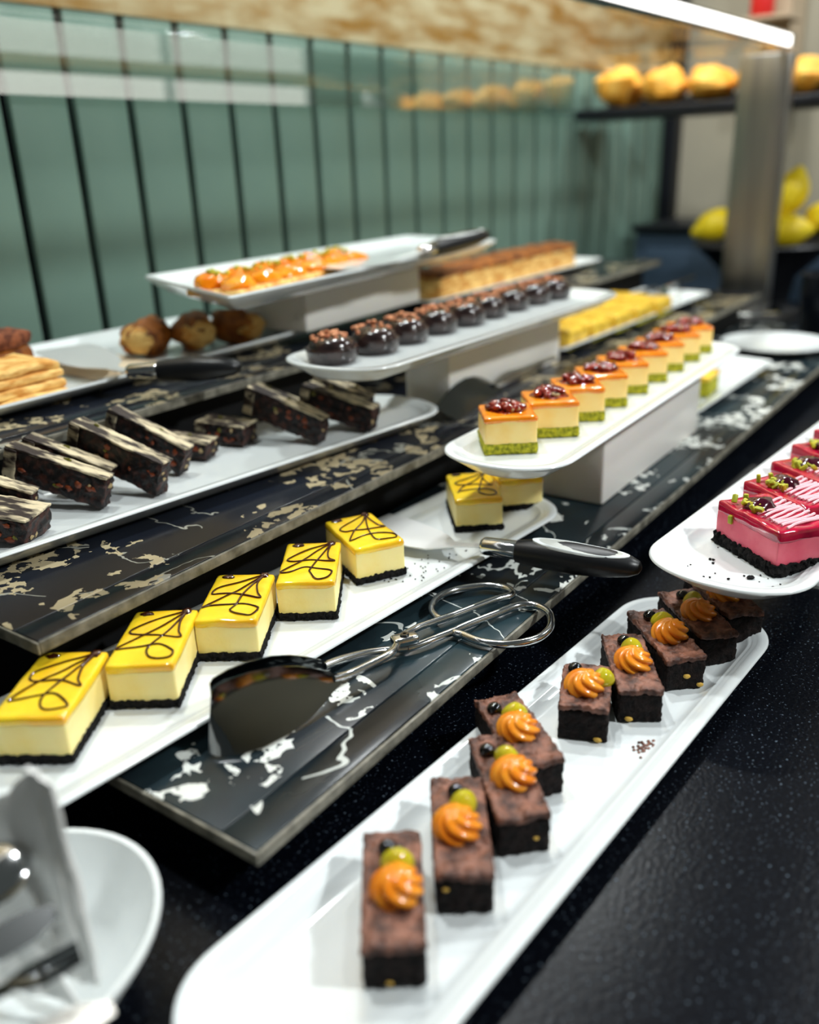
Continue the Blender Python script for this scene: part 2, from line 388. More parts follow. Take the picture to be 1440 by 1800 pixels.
# ------------------------------------------------------------------ plates
def outline(a, b, e, n=28, ex=2.25):
    pts = []
    for sx in (1, -1):
        for i in range(n + 1):
            th = -math.pi / 2 + math.pi * i / n
            c, s_ = math.cos(th), math.sin(th)
            px = abs(c) ** (2 / ex) * e; py = math.copysign(abs(s_) ** (2 / ex), s_) * b
            if sx > 0: pts.append((a - e + px, py))
            else: pts.append((-(a - e) - px, -py))
    return pts
PROF = [(.030, 0), (.027, .0005), (.020, .005), (.010, .012), (.003, .0165), (.0002, .0188), (.0006, .0204), (.002, .0212), (.0095, .0208), (.0105, .0196), (.0125, .0198), (.0138, .0180), (.0162, .0182), (.0182, .0166), (.022, .0138), (.026, .0120), (.030, .0117)]
def racetrack(a, b, e):
    mb = MB()
    mb.rings([[(x, y, z) for x, y in outline(a - d, b - d, e - d * .8)] for d, z in PROF])
    return mb
def plate(label, c, half, rz, z, e=.062, group='long rounded white platters'):
    o = racetrack(half[0], half[1], e).build('serving_platter', PORC, angle=60)
    o.location = (c[0], c[1], z); o.rotation_euler = (0, 0, math.radians(rz))
    return tag(o, label, 'platter', group)
plate('long white platter of brownies lying on the dark counter', (.497, .267), (.325, .0735), -1.4, .0005)
plate('long white platter of lemon cheesecakes on the lowest marble step', (.53, .541), (.36, .079), -2.2, .0505)
plate('long white platter of dark chocolate slices on the middle step', (.60, .786), (.375, .080), -5, .1206)
plate('raised white platter of caramel cheesecakes with red nuts', (1.072, .487), (.362, .073), 3.6, .1455)
plate('raised white platter of pink cakes at the right edge', (1.05, .212), (.358, .0745), -2.2, .0855)
plate('raised white platter of round chocolate tarts', (1.085, .718), (.355, .08), 1.5, .216)

def quad_platter(label, corners, z, rim=.018, hgt=.03, name='rectangular_platter', m=PORC, rad=.012):
    """four-cornered deep platter with flaring sides"""
    P = [Vector(p) for p in corners]; cen = sum(P, Vector((0, 0))) / 4
    t = thing(name, label, 'platter', (cen.x, cen.y, z))
    def ring(d, zz):
        out = []
        Q = []
        for i in range(4):
            p0, p1, p2 = P[i - 1], P[i], P[(i + 1) % 4]
            u = (p0 - p1).normalized(); v = (p2 - p1).normalized()
            sn = abs(u.x * v.y - u.y * v.x)
            Q.append((p1 + (u + v) * (d / sn), u, v))
        for p, u, v in Q:
            for k in range(7):
                tt = k / 6
                out.append(p + u * rad * (1 - tt) ** 2 + v * rad * tt ** 2)
        return [(q.x - cen.x, q.y - cen.y, zz) for q in out]
    prof = [(.05, 0), (.03, .003), (.004, hgt - .007), (0, hgt - .003), (.001, hgt), (rim, hgt - .002), (rim + .008, hgt - .008), (rim + .02, hgt - .014), (rim + .03, hgt - .015)]
    MB().rings([ring(d, zz) for d, zz in prof]).build('dish', m, t, angle=50)
    return t
quad_platter('white rectangular platter of orange glazed tarts raised above the back step', [(.720, .830), (1.50, .945), (1.545, 1.20), (.822, 1.131)], .283, rim=.012, hgt=.028)
quad_platter('white rectangular tray with strudel and cocoa cake on the highest step', [(.36, .955), (1.03, 1.0), (1.03, 1.30), (.36, 1.28)], .191, rim=.01, hgt=.022)
quad_platter('white rectangular tray holding the browned pie behind the chocolate tarts', [(1.36, 1.0), (2.15, 1.04), (2.15, 1.24), (1.36, 1.21)], .191, rim=.01, hgt=.02)
quad_platter('white rectangular tray of yellow cake on the far middle step', [(1.385, .735), (2.15, .755), (2.16, .93), (1.385, .92)], .1215, rim=.012, hgt=.02)
quad_platter('white tray under the caramel cheesecake platter at the far end', [(1.335, .478), (1.78, .49), (1.80, .62), (1.34, .62)], .051, rim=.012, hgt=.02)

# ------------------------------------------------------------------ risers
def riser(label, c, sx, sy, z0, z1, rz, name='white_riser'):
    t = thing(name, label, 'riser', (c[0], c[1], z0), rz, 'white block risers')
    h = z1 - z0
    MB().rbox((-sx, -sy, 0), (sx, sy, h - .0085), .004, (3, 2, 2)).build('block', WHITEB, t)
    MB().rbox((-sx + .002, -sy + .002, h - .0083), (sx - .002, sy - .002, h - .0003), .001, (3, 2, 1)).build('top_slab', MARB2, t)
    return t
riser('white block riser under the caramel cheesecake platter', (1.125, .495), .182, .042, .0502, .1455, 3)
riser('white block riser under the chocolate tart platter', (1.19, .765), .185, .038, .1203, .216, 4)
riser('large white block riser under the orange tart platter', (1.15, 1.06), .17, .075, .2135, .2828, 6)
st = thing('plate_stand', 'clear cylinder stand holding up the pink cake platter', 'stand', (.87, .20, 0))
MB().lathe([(.030, .0215), (.030, .0245), (.022, .027), (.022, .080), (.030, .082), (.030, .0852)], 28, (.12, 0, -.0)).build('column', ACRY, st)
MB().lathe([(.032, .0003), (.032, .004), (.024, .008), (.024, .0213)], 28, (.12, 0, 0)).build('foot', ACRY, st)

# ------------------------------------------------------------------ pastry builders
def frame(fbl, yaw, w, l):
    a = math.radians(yaw); wd = Vector((math.cos(a), math.sin(a))); dd = Vector((-math.sin(a), math.cos(a)))
    c = Vector(fbl) + wd * w / 2 + dd * l / 2
    return (c.x, c.y)

def rosette_mesh(R=.0178, H=.0165, seed=0):
    n, mrow = 72, 18; rs = []
    for j in range(mrow + 1):
        v = j / mrow
        prof = (1 - .10 * (1 - v) ** 4) * math.sqrt(max(0, 1 - v ** 2.2)) if v < 1 else 0
        prof = max(prof, .015)
        ring = []
        for i in range(n):
            th = 2 * math.pi * i / n
            lobe = abs(math.cos(3.5 * (th + 1.7 * v + .12 * math.sin(th * 2 + seed)))) ** .75
            r = R * prof * (.74 + .28 * lobe * (1 - .3 * v))
            ring.append((r * math.cos(th) + .0015 * v * math.cos(seed), r * math.sin(th) + .0015 * v * math.sin(seed), H * (v ** .85) + .0006 * lobe))
        rs.append(ring)
    return MB().rings(rs).mesh('rosette')
ROS = [rosette_mesh(seed=s) for s in (0, 2.1, 4.0)]
JEL = MB().blob((0, 0, .003), (.0085, .0072, .0062), 18, 10, .08, 1.2, 1, shape=lambda d: Vector((d.x * (1 - .25 * max(0, d.z)), d.y * (1 - .25 * max(0, d.z)), d.z * (1.25 if d.z > 0 else 1)))).mesh('jelly')
PRL = MB().blob((0, 0, .0035), (.0062, .0062, .0055), 18, 10).mesh('pearl')
NUTM = MB().blob((0, 0, 0), (.0036, .0012, .0022), 10, 6, .15, 2).mesh('nut')
nutpos = [[(-.003, -.0445, .005)], [(-.012, -.0443, .021)], [(.008, -.0443, .013)], [], [(.012, -.0385, .003), (-.0195, .01, .018)], [(-.009, -.0443, .004), (-.0185, -.01, .022)], [(.001, -.0443, .014), (.014, -.0443, .004)], [], []]
brs = [((.270, .259), -51), ((.338, .257), -52), ((.402, .252), -44), ((.457, .269), -36), ((.543, .284), -66), ((.590, .254), -55), ((.655, .240), -44), ((.711, .231), -43), ((.764, .224), -42)]
BL = ['small brownie bar topped with caramel rosette, nearest on the platter', 'second brownie from the near end, caramel rosette and long crackled top', 'third brownie from the near end, tucked behind its neighbour', 'fourth brownie from the near end, beside the tilted marble edge', 'fifth brownie from the near end, turned sideways, green jelly beside rosette', 'sixth brownie from the near end, golden nut low in its front', 'seventh brownie from the near end, left of the pink cake platter', 'eighth brownie from the near end, half under the pink cake platter', 'farthest brownie, in the shade under the pink cake platter']
for i, (fb, yaw) in enumerate(brs):
    w, l, h = (.039 if i == 4 else .036), (.066 if i == 4 else .092), .031
    x, y = frame(fb, yaw, w, l)
    t = thing('brownie', BL[i], 'brownie', (x, y, .0123), yaw, 'brownies on the front platter')
    random.seed(i)
    MB().rbox((-w / 2, -l / 2, 0), (w / 2, l / 2, h - .003), .002, (14, 28, 11), .0015, 260, i * 3.3).build('body', BROWN, t)
    def wav(p, i=i, l=l): return Vector((p.x, p.y, p.z + .0022 * noise.noise(Vector((p.x * 75, p.y * 75, i * 5))) + .0022 * abs(noise.noise(Vector((p.x * 150, p.y * 150, i * 9)))) + .0008 * noise.noise(Vector((p.x * 420, p.y * 420, i * 9)))))
    MB().rbox((-w / 2 - .0006, -l / 2 - .0006, h - .0045), (w / 2 + .0006, l / 2 + .0006, h + .0005),   .0014, (22, 48, 1), .0011, 300, i * 7.7, wav).build('crackled_top', BRTOP, t)
    jx = random.uniform(-.003, .003)
    inst('caramel_rosette', ROS[i % 3], CARA, t, (jx, -l * .06, h - .0008), (0, 0, i * 1.1))
    if i == 4: jl, pp = (.013, .008, h), (-.010, l * .30, h)
    elif i == 2 or i == 3: jl, pp = (.003, l * .13, h + .001), (-.009, l * .27, h)
    else: jl, pp = (.003, l * .15, h + .0015), (-.003 + .002 * (i % 2), l * .31, h)
    inst('jelly_drop', JEL, JELLY, t, jl, (0, 0, i), (1.3, 1.3, 1.25))
    inst('black_pearl', PRL, PEARL, t, pp)
    for q in nutpos[i]:
        side = q[0] < -.0182
        inst('nut', NUTM, NUT, t, (q[0], q[1] if side else -l / 2 - .0006, q[2]), (0, .3, 1.57 if side else 0), (.6,) * 3 if i < 3 else (1, 1, 1))

# lemon cheesecakes
DRZ = [[(.86, .97), (.5, .82), (.14, .66), (.10, .56), (.25, .52), (.55, .52), (.92, .46), (.86, .56), (.80, .74), (.86, .96)],
       [(.86, .97), (.62, .72), (.3, .48), (.05, .26), (.14, .25), (.42, .31), (.7, .30), (.94, .20), (.92, .09), (.72, .06), (.56, .15), (.55, .30), (.66, .58), (.86, .96)]]
def cheesecake(label, fb, yaw, i, w=.053, l=.092, h=.039, z=.0625):
    x, y = frame(fb, yaw, w, l)
    t = thing('lemon_cheesecake', label, 'cheesecake', (x, y, z), yaw, 'lemon cheesecake bars')
    MB().rbox((-w / 2 - .0012, -l / 2 - .0012, 0), (w / 2 + .0012, l / 2 + .0012, .0078), .0018, (30, 48, 4), .0019, 330, i * 2.1).build('cookie_crust', CRUST, t)
    MB().rbox((-w / 2, -l / 2, .006), (w / 2, l / 2, h - .004), .0015, (8, 14, 5), .0004, 60, i).build('cheese_filling', CHEESE, t)
    def wav(p): return Vector((p.x, p.y, p.z + .0007 * noise.noise(Vector((p.x * 55, p.y * 55, i * 5)))))
    MB().rbox((-w / 2 - .0006, -l / 2 - .0006, h - .0085), (w / 2 + .0006, l / 2 + .0006, h), .0032, (10, 16, 2), .0005, 70, i * 4.4, wav).build('lemon_glaze', LEMON, t)
    random.seed(i * 13 + 5)
    mb = MB()
    for pth in DRZ:
        pts = []
        for u, v in pth:
            u += random.uniform(-.04, .04) if v < .9 else 0; v += random.uniform(-.03, .03) if v < .9 else 0
            pts.append(((u - .5) * w * .96, (v - .5) * l * .96, 0))
        sp = spline(pts, 7)
        sp = [Vector((p.x, p.y, h + .0006 + .0007 * noise.noise(Vector((p.x * 55, p.y * 55, i * 5))))) for p in sp]
        mb.tube(sp, .00095, 7, flat=.8)
    mb.build('chocolate_drizzle', CHOC, t)
    MB().blob(((.34) * w, .45 * l, h), (.0042, .0055, .0022), 14, 8, .35, 2, i).build('chocolate_blob', CHOC, t)
    MB().blob((-.28 * w, .42 * l, h), (.0062, .0036, .0018), 14, 8, .35, 2, i + 3).build('chocolate_blob', CHOC, t)
CC = [((.229, .560), -54, 'lemon cheesecake cut off by the left edge of the picture'), ((.317, .553), -52, 'lemon cheesecake with broken black crust, second from the left'), ((.404, .553), -54, 'third lemon cheesecake from the left, above the tongs'), ((.494, .547), -52, 'fourth lemon cheesecake from the left, touching the turned one'),
      ((.590, .535), -27, 'turned lemon cheesecake beside the cake server blade'), ((.755, .530), -48, 'lemon cheesecake alone beyond the cake server'), ((.834, .522), -42, 'plain sided lemon cheesecake half hidden below the caramel cheesecake platter')]
for i, (fb, yaw, lb) in enumerate(CC): cheesecake(lb, fb, yaw, i, l=.085 if i == 4 else (.075 if i == 6 else .09))

# dark chocolate fruit slices : front-end contact point, back-end point, both on their lower edge
SL = [('thick chocolate slice at the left edge, streaked top facing up', (.392, .758, .1345), (.345, .842, .150), .046, .026, 10),
      ('chocolate slice at the left edge behind the thick one', (.412, .806, .1345), (.365, .872, .162), .018, .034, 8),
      ('chocolate slice leaning with an orange fruit piece, second in front', (.476, .773, .1345), (.430, .866, .166), .017, .036, 12),
      ('chocolate slice leaning behind the second one, green nut on top', (.497, .800, .1345), (.453, .876, .168), .018, .036, 8),
      ('long chocolate slice in front, widest of the leaning ones', (.533, .756, .1345), (.503, .860, .172), .020, .040, 10),
      ('chocolate slice right behind the long leaning one', (.590, .790, .1345), (.562, .880, .174), .018, .036, 8),
      ('short chocolate slice lying alone near the middle of the platter', (.648, .808, .1345), (.622, .872, .140), .030, .022, 4),
      ('cream coated chocolate slice lying flat beside the short one', (.712, .810, .1345), (.692, .872, .138), .036, .026, 2),
      ('chocolate slice leaning in front, pale streak along its top edge', (.760, .736, .1345), (.738, .838, .166), .020, .036, 10),
      ('chocolate slice resting behind the pale streaked one', (.802, .800, .1345), (.780, .878, .160), .022, .030, 6),
      ('farthest front chocolate slice, yellow fruit piece in its face', (.834, .716, .1345), (.812, .812, .158), .024, .034, 8),
      ('farthest back chocolate slice, in shade under the tart platter', (.882, .765, .1345), (.868, .842, .158), .024, .032, 6)]
for i, (lb, A, B, th, hh, roll) in enumerate(SL):
    A = Vector(A); B = Vector(B); d = B - A; L = d.length; yax = d.normalized(); zax = Vector((0, 0, 1)); xax = yax.cross(zax).normalized(); zax = xax.cross(yax).normalized()
    R = Matrix((xax, yax, zax)).transposed() @ Matrix.Rotation(math.radians(-roll * .0), 3, 'Y')
    t = thing('chocolate_slice', lb, 'slice', A, 0, 'dark chocolate fruit slices'); t.rotation_euler = R.to_euler()
    MB().rbox((-th / 2, -.002, 0), (th / 2, L, hh - .0022), .0022, (7, 26, 11), .0024, 190, i * 5.1).build('body', FIG, t)
    MB().rbox((-th / 2 - .0004, -.0024, hh - .0028), (th / 2 + .0004, L + .0004, hh), .0011, (6, 22, 1), .0009, 170, i * 2.3).build('streaked_coating', WAFER, t)
    MB().rbox((-th / 2, L - .0012, .001), (th / 2, L + .0010, hh - .003), .0009, (4, 1, 6), .0007, 170, i * 2.3).build('streaked_coating', WAFER, t)
    MB().rbox((-th / 2 - .0012, L - .013, .001), (-th / 2 + .0006, L + .0006, hh - .002), .0007, (1, 5, 8), .0009, 210, i * 6.3).build('streaked_coating', WAFER, t)
    random.seed(i * 31 + 1)
    for k in range(11):
        mt, nm = [(ORBIT, 'orange_fruit_piece'), (PALEBIT, 'nut_piece'), (ORBIT, 'orange_fruit_piece'), (GRBIT, 'green_nut_piece')][k % 4]
        big = 1 if k % 4 != 2 else 1.4
        if k == 3: pos = (th * .2, random.uniform(.3, .9) * L, hh - .0006)
        elif k in (5, 9): pos = (random.uniform(-.3, .3) * th, -.0018, hh * random.uniform(.2, .7))
        else: pos = (-th / 2 + .0002, random.uniform(.06, .88) * L, hh * random.uniform(.15, .78))
        MB().blob((0, 0, 0), (.0018 if k not in (5, 9) else .003, random.uniform(.002, .0045) * big if k not in (5, 9) else .0012, random.uniform(.0015, .0032) * big), 9, 6, .6, 2, k + i).build(nm, mt, t, loc=pos)

# caramel cheesecakes
CL = [((.761, .495), -50), ((.838, .486), -50), ((.912, .491), -52), ((.985, .496), -52), ((1.060, .501), -51), ((1.135, .506), -52), ((1.208, .511), -52), ((1.283, .516), -52), ((1.352, .522), -52)]
for i, (fb, yaw) in enumerate(CL):
    w, l, h = .056, .060, .041; x, y = frame(fb, yaw, w, l)
    lb = ['caramel cheesecake with red nuts at the near tip of its platter', 'second caramel cheesecake from the near tip', 'third caramel cheesecake from the near tip, green crumbs at its corner', 'fourth caramel cheesecake from the near tip', 'fifth caramel cheesecake, midway along the platter', 'sixth caramel cheesecake from the near tip', 'seventh caramel cheesecake from the near tip', 'eighth caramel cheesecake, next to the last one', 'last caramel cheesecake at the far end of its platter'][i]
    t = thing('caramel_cheesecake', lb, 'cheesecake', (x, y, .1575), yaw, 'caramel cheesecakes in a row')
    MB().rbox((-w / 2 - .001, -l / 2 - .001, 0), (w / 2 + .001, l / 2 + .001, .012), .002, (24, 24, 5), .0013, 300, i).build('green_crumb_base', GCRUMB, t)
    MB().rbox((-w / 2, -l / 2, .011), (w / 2, l / 2, h - .004), .0015, (7, 7, 4), .0004, 60, i).build('filling', CARCREAM, t)
    MB().rbox((-w / 2 - .0006, -l / 2 - .0006, h - .0075), (w / 2 + .0006, l / 2 + .0006, h), .003, (9, 9, 2), .0007, 70, i * 3).build('amber_glaze', CARGLAZE, t)
    random.seed(i * 7 + 2); mb = MB()
    for k in range(20):
        a = random.uniform(0, 6.28); r = .019 * math.sqrt(random.random())
        mb.blob((r * math.cos(a), .004 + r * math.sin(a) * .9, h + .003 + .005 * (1 - r / .019)), (random.uniform(.0038, .006),) * 2 + (random.uniform(.0034, .005),), 9, 6, .3, 2, k)
    mb.blob((0, .004, h), (.022, .020, .0018), 18, 6, .3, 2, i)
    tag(mb.build('candied_nuts', REDNUT, t), kind='stuff')
    if i < 2:
        for k in range(3): MB().blob((random.uniform(-.012, .012), random.uniform(-.014, -.002), h + .0035), (.0032, .0022, .0022), 9, 6, .2, 2, k).build('pale_nut', PALEBIT, t)

# pink cakes
BITS = MB().rbox((-.0042, -.0022, -.002), (.0042, .0022, .002), .0009, (1, 1, 1), .0005, 300).mesh('pistachio_piece')
for i in range(6):
    w, l, h = .054, .088, .043; fb = (.755 + .0725 * i, .186 - .0027 * i); yaw = -35 + (i % 2) * 2
    x, y = frame(fb, yaw, w, l)
    lb = ['pink cake at the tip of the platter, whole front showing', 'second pink cake, dark cherry and pistachios on top', 'third pink cake from the platter tip', 'fourth pink cake from the platter tip', 'fifth pink cake from the platter tip', 'farthest pink cake in view at the right edge'][i]
    t = thing('pink_cake', lb, 'cake', (x, y, .0975), yaw, 'pink cakes on the raised platter')
    MB().rbox((-w / 2 - .0025, -l / 2 - .0025, 0), (w / 2 + .0025, l / 2 + .0025, .0115), .0025, (34, 52, 5), .0032, 260, i * 2).build('cookie_crust', CRUST, t)
    MB().rbox((-w / 2, -l / 2, .008), (w / 2, l / 2, h - .006), .0016, (7, 12, 5), .0005, 70, i).build('pink_filling', PINK, t)
    def wv(p): return Vector((p.x, p.y, p.z + .0012 * noise.noise(Vector((p.x * 60, p.y * 60, i * 5)))))
    MB().rbox((-w / 2 - .0005, -l / 2 - .0005, h - .012), (w / 2 + .0005, l / 2 + .0005, h), .0028, (10, 16, 3), .0006, 80, i * 4.4, wv).build('raspberry_glaze', REDGL, t)
    random.seed(i + 40); mb = MB()
    for k in range(11):
        yy = -l / 2 + .004 + k * .0052; pts = []
        for q in range(9):
            xx = -w / 2 * .62 + q / 8 * w * .82 + .001 * random.uniform(-1, 1)
            pts.append((xx, yy + .006 * math.sin(q * .5 + k) * .4 + q * .0012, h + .0012))
        pts.append((w / 2 + .0008, yy + .011, h - .001)); 
        if k % 2 == 1: pts.append((w / 2 + .0012, yy + .011, h - .008 - .006 * random.random()))
        mb.tube(spline(pts, 3), .0013, 6)
    mb.build('icing_drizzle', PINKDR, t)
    MB().blob((-.003, .014, h + .001), (.015, .014, .0085), 16, 9, .3, 1.6, i).build('cherry', DCHERRY, t)
    for k in range(13):
        inst('pistachio_piece', BITS, PISTA, t, (-w / 2 + .006 + .014 * random.random(), -.002 + .034 * random.random(), h + .0018 + .0035 * random.random()), (random.random() * 3, random.random() * 3, random.random() * 3))
    if i == 0: inst('pistachio_piece', BITS, PISTA, t, (-w / 2 - .001, .022, h - .012), (0, 1.5, .3))

# chocolate tarts
TARTS = [(.795, .738), (.868, .731), (.942, .739), (1.018, .744), (1.090, .744), (1.162, .751), (1.236, .756), (1.308, .757), (1.372, .755)]
for i, (x, y) in enumerate(TARTS):
    lb = ['round chocolate tart nearest the left tip of its platter', 'second round chocolate tart from the left', 'third round chocolate tart from the left, shiny top', 'fourth round chocolate tart from the left', 'fifth round chocolate tart, in the middle of the row', 'sixth round chocolate tart from the left', 'seventh round chocolate tart from the left', 'eighth round chocolate tart, next to the last', 'last round chocolate tart at the far end of the row'][i]
    t = thing('chocolate_tart', lb, 'tart', (x, y, .228), 0, 'round chocolate tarts')
    n = 48; rs = []
    for r, z in ((.0265, 0), (.0295, .003), (.0320, .016), (.0315, .0195), (.028, .0195)):
        rs.append([((r + .0005 * math.cos(24 * 2 * math.pi * k / n)) * math.cos(2 * math.pi * k / n), (r + .0005 * math.cos(24 * 2 * math.pi * k / n)) * math.sin(2 * math.pi * k / n), z) for k in range(n)])
    MB().rings(rs).build('tart_shell', TART, t)
    MB().lathe([(.0285, .0180), (.0275, .023), (.023, .0285), (.014, .032), (.003, .033)], 32).build('ganache', TART, t)
    random.seed(i + 90); mb = MB()
    for k in range(24):
        a = random.uniform(0, 6.28); r = .024 * math.sqrt(random.random())
        mb.blob((r * math.cos(a), r * math.sin(a), .033 - .006 * (r / .022) ** 2 + random.uniform(0, .004)), (random.uniform(.003, .0052), random.uniform(.0025, .004), random.uniform(.002, .0034)), 8, 5, .4, 2, k)
    tag(mb.build('pecan_crumbs', PECAN, t, loc=(.002, .005, 0)), kind='stuff')

# orange tarts on the top platter
for i in range(6):
    x, y = .800 + .062 * i, .925 + .014 * i
    lb = ['orange glazed tart at the left end of the top platter', 'second orange glazed tart from the left', 'third orange glazed tart from the left', 'fourth orange glazed tart from the left', 'fifth orange glazed tart from the left', 'orange glazed tart closest to the white server'][i]
    t = thing('apricot_tart', lb, 'tart', (x, y, .2975), 11, 'orange glazed tarts')
    MB().rbox((-.0285, -.045, 0), (.0285, .045, .010), .004, (4, 5, 1), .001, 90, i).build('pastry_base', PASTRY, t)
    MB().blob((0, -.020, .014), (.026, .021, .013), 18, 10, .25, 1.6, i).build('apricot', ORANGE, t)
    MB().blob((0, .022, .015), (.026, .022, .014), 18, 10, .25, 1.6, i + 7).build('apricot', ORANGE, t)
    random.seed(i); mb = MB()
    for k in range(12): mb.blob((random.uniform(-.012, .012), .005 + random.uniform(-.014, .020), .028 + random.uniform(-.002, .003)), (.0035, .003, .0025), 8, 5, .3, 2, k)
    tag(mb.build('pistachio_crumbs', PISTA, t), kind='stuff')

# tray on the highest step: cocoa cake and strudel
t = thing('strudel', 'golden layered strudel at the left edge under a cocoa cake', 'pastry', (.50, 1.035, .199), 6)
for k in range(4):
    MB().rbox((-.10, -.05 + .004 * k, .011 * k), (.09, .05, .011 * k + .0105), .004, (10, 5, 1), .003, 50, k * 3).build('pastry_layer', PASTRY, t)
t = thing('cocoa_cake', 'brown cocoa dusted cake behind the golden strudel', 'cake', (.53, 1.145, .199), 8)
MB().rbox((-.11, -.05, 0), (.085, .05, .05), .012, (10, 6, 4), .005, 30, 4).build('sponge', PASTRYD, t)
MB().rbox((-.112, -.052, .048), (.087, .052, .068), .012, (12, 6, 2), .006, 35, 9).build('cocoa_top', COCOA, t)
for i, (x, y, rz, lb) in enumerate([(.810, 1.125, 20, 'browned pastry roll on the left, under the orange tart platter'), (.876, 1.10, 60, 'browned pastry roll in the middle, under the orange tart platter'), (.936, 1.075, 100, 'golden ended pastry roll on the right, under the orange tart platter')]):
    t = thing('pastry_roll', lb, 'pastry', (x, y, .199), rz, 'pastry rolls in shade')
    MB().blob((0, 0, .026), (.046, .032, .027), 22, 12, .3, 1.8, i * 4).build('crust', PASTRYD, t)
    MB().blob((-.032, -.004, .025), (.018, .025, .020), 16, 9, .3, 1.8, i * 4 + 1).build('open_end', PASTRY, t)
t = thing('parchment', 'cream parchment sheet lying in the rectangular tray', 'paper', (.72, 1.13, .1985))
MB().sheet([[(-.06 + .12 * i / 8, -.09 + .18 * j / 8, .0006 + .0012 * noise.noise(Vector((i * .7, j * .7, 2)))) for j in range(9)] for i in range(9)], .0006).build('sheet', BEIGEPLATE, t)

# pie behind
t = thing('browned_pie', 'long golden pie with browned top on the far back tray', 'pie', (1.75, 1.10, .197), 4)
MB().rbox((-.32, -.045, 0), (.32, .045, .045), .006, (20, 4, 4), .004, 40, 3).build('pie_side', PASTRY, t)
MB().rbox((-.322, -.047, .044), (.322, .047, .056), .005, (24, 5, 1), .005, 45, 6).build('pie_top', PASTRYD, t)

# yellow cakes on the far middle step
k = 0
for r, (y0, n) in enumerate(((.775, 5), (.855, 5))):
    for c in range(n):
        t = thing('yellow_cake', ['yellow cake square in the front row of the far tray, ', 'yellow cake square in the back row of the far tray, '][r] + ['nearest', 'second', 'third', 'fourth', 'farthest'][c], 'cake', (1.46 + c * .098 + r * .02, y0 + .008, .129), 4, 'yellow cake squares')
        MB().rbox((-.045, -.036, 0), (.045, .036, .006), .002, (6, 5, 1), .001, 120, k).build('green_base', GCRUMB, t)
        MB().rbox((-.045, -.036, .0055), (.045, .036, .036), .006, (7, 6, 3), .003, 60, k * 2.2).build('yellow_top', YELCAKE, t); k += 1
for i in range(2):
    t = thing('green_cake', ['green cake square under the far end of the caramel platter, nearer', 'green cake square under the far end of the caramel platter, farther'][i], 'cake', (1.43 + .09 * i, .55, .058), 5, 'green cake squares')
    MB().rbox((-.035, -.035, 0), (.035, .035, .028), .003, (6, 6, 3), .002, 120, i).build('sponge', GCRUMB, t)
    MB().rbox((-.035, -.035, .0275), (.035, .035, .036), .003, (6, 6, 1), .001, 80, i).build('topping', YELCAKE, t)

# ------------------------------------------------------------------ tools
def server(name, label, neck, tip, handle_end, bw, bl_m=STEEL, hz=0, flat=False, inlay=True):
    """cake server: neck point (ferrule start), blade tip centre, handle end"""
    t = thing(name, label, 'cake server', neck, 0, 'cake servers')
    n = Vector(neck); b = Vector(tip) - n; hd = Vector(handle_end) - n
    side = Vector((b.y, -b.x, 0)).normalized(); bz = Vector((0, 0, 1))
    # blade: stem then flaring trapezoid
    g = []
    prof = [(0, .006), (.10, .006), (.22, .0065), (.30, .012), (.38, .022), (.5, .029), (.75, .034), (.95, .034), (1, .031)]
    for u, ww in prof:
        drop = b.z * min(1, u / .34) if u < .34 else b.z
        g.append([Vector((b.x * u, b.y * u, drop)) + side * (ww * bw * s_) + bz * (.0015 * (1 - abs(s_)) if u < .25 else 0) for s_ in (-1, -.5, 0, .5, 1)])
    MB().sheet(g, .0014).build('blade', bl_m, t, angle=50)
    L = hd.length; dx = hd.normalized(); sd = Vector((dx.y, -dx.x, 0)).normalized(); up = sd.cross(dx)
    if up.z < 0: up = -up
    def ringat(s_, rw, rh, lift=0, nn=20):
        return [dx * s_ + sd * (rw * math.cos(2 * math.pi * q / nn)) + up * (rh * math.sin(2 * math.pi * q / nn) + lift) for q in range(nn)]
    MB().rings([ringat(s_, r, r * .9) for s_, r in ((-.002, .0075), (0, .0095), (.002, .0102), (.034, .0108), (.036, .0104))]).build('ferrule', STEEL, t)
    hs = [(.0362, .0118, .0114), (.05, .0138, .0136), (.08, .0158, .0155), (L * .6, .0165, .0155), (L * .8, .0155, .0135), (L * .93, .0118, .0100), (L * .985, .0070, .0062), (L, .0024, .0024)]
    h_ = MB().rings([ringat(a, rw, rh, -.0006) for a, rw, rh in hs]).build('handle', RUBBER, t, angle=60)
    if inlay:
        def oval(k, lift):
            out = []
            for q in range(32):
                a = 2 * math.pi * q / 32; s_ = .052 + (L * .93 - .052) * (.5 + .5 * math.cos(a) * k); wv = .0122 * math.sin(a) * k
                top = .0142 - .0075 * max(0, (s_ / L - .55)) ** 1.2 * 2.2 - .004 * max(0, .5 - s_ / L) ** 1.1
                out.append(dx * s_ + sd * wv + up * (top + lift - .0052 * (wv / .0135) ** 2))
            return out
        MB().rings([oval(1, -.003), oval(1, .0012), oval(.93, .0018), oval(.86, .0012)]).build('inlay_rim', PORC, t)
        MB().rings([oval(.87, -.002), oval(.86, .0013), oval(.5, .0006), oval(.08, .0004)]).build('inlay', GREYIN, t)
    return t
server('cake_server', 'steel cake server with black and grey handle beside the turned cheesecake', (.692, .452, .088), (.706, .612, .0745), (.722, .296, .092), .92, bl_m=SATIN)
server('cake_server', 'black handled server lying across the left rectangular tray', (.640, .935, .225), (.715, 1.20, .218), (.722, .822, .228), 1.25, inlay=False, bl_m=SATIN)
server('cake_server', 'white bladed server with dark handle on the orange tart platter', (1.19, .895, .318), (.99, .925, .312), (1.395, .90, .330), 1.3, bl_m=PORC)
t = thing('dark_spatula', 'dark bladed serving spatula leaning on the middle step by the white riser', 'spatula', (.95, .675, .1215))
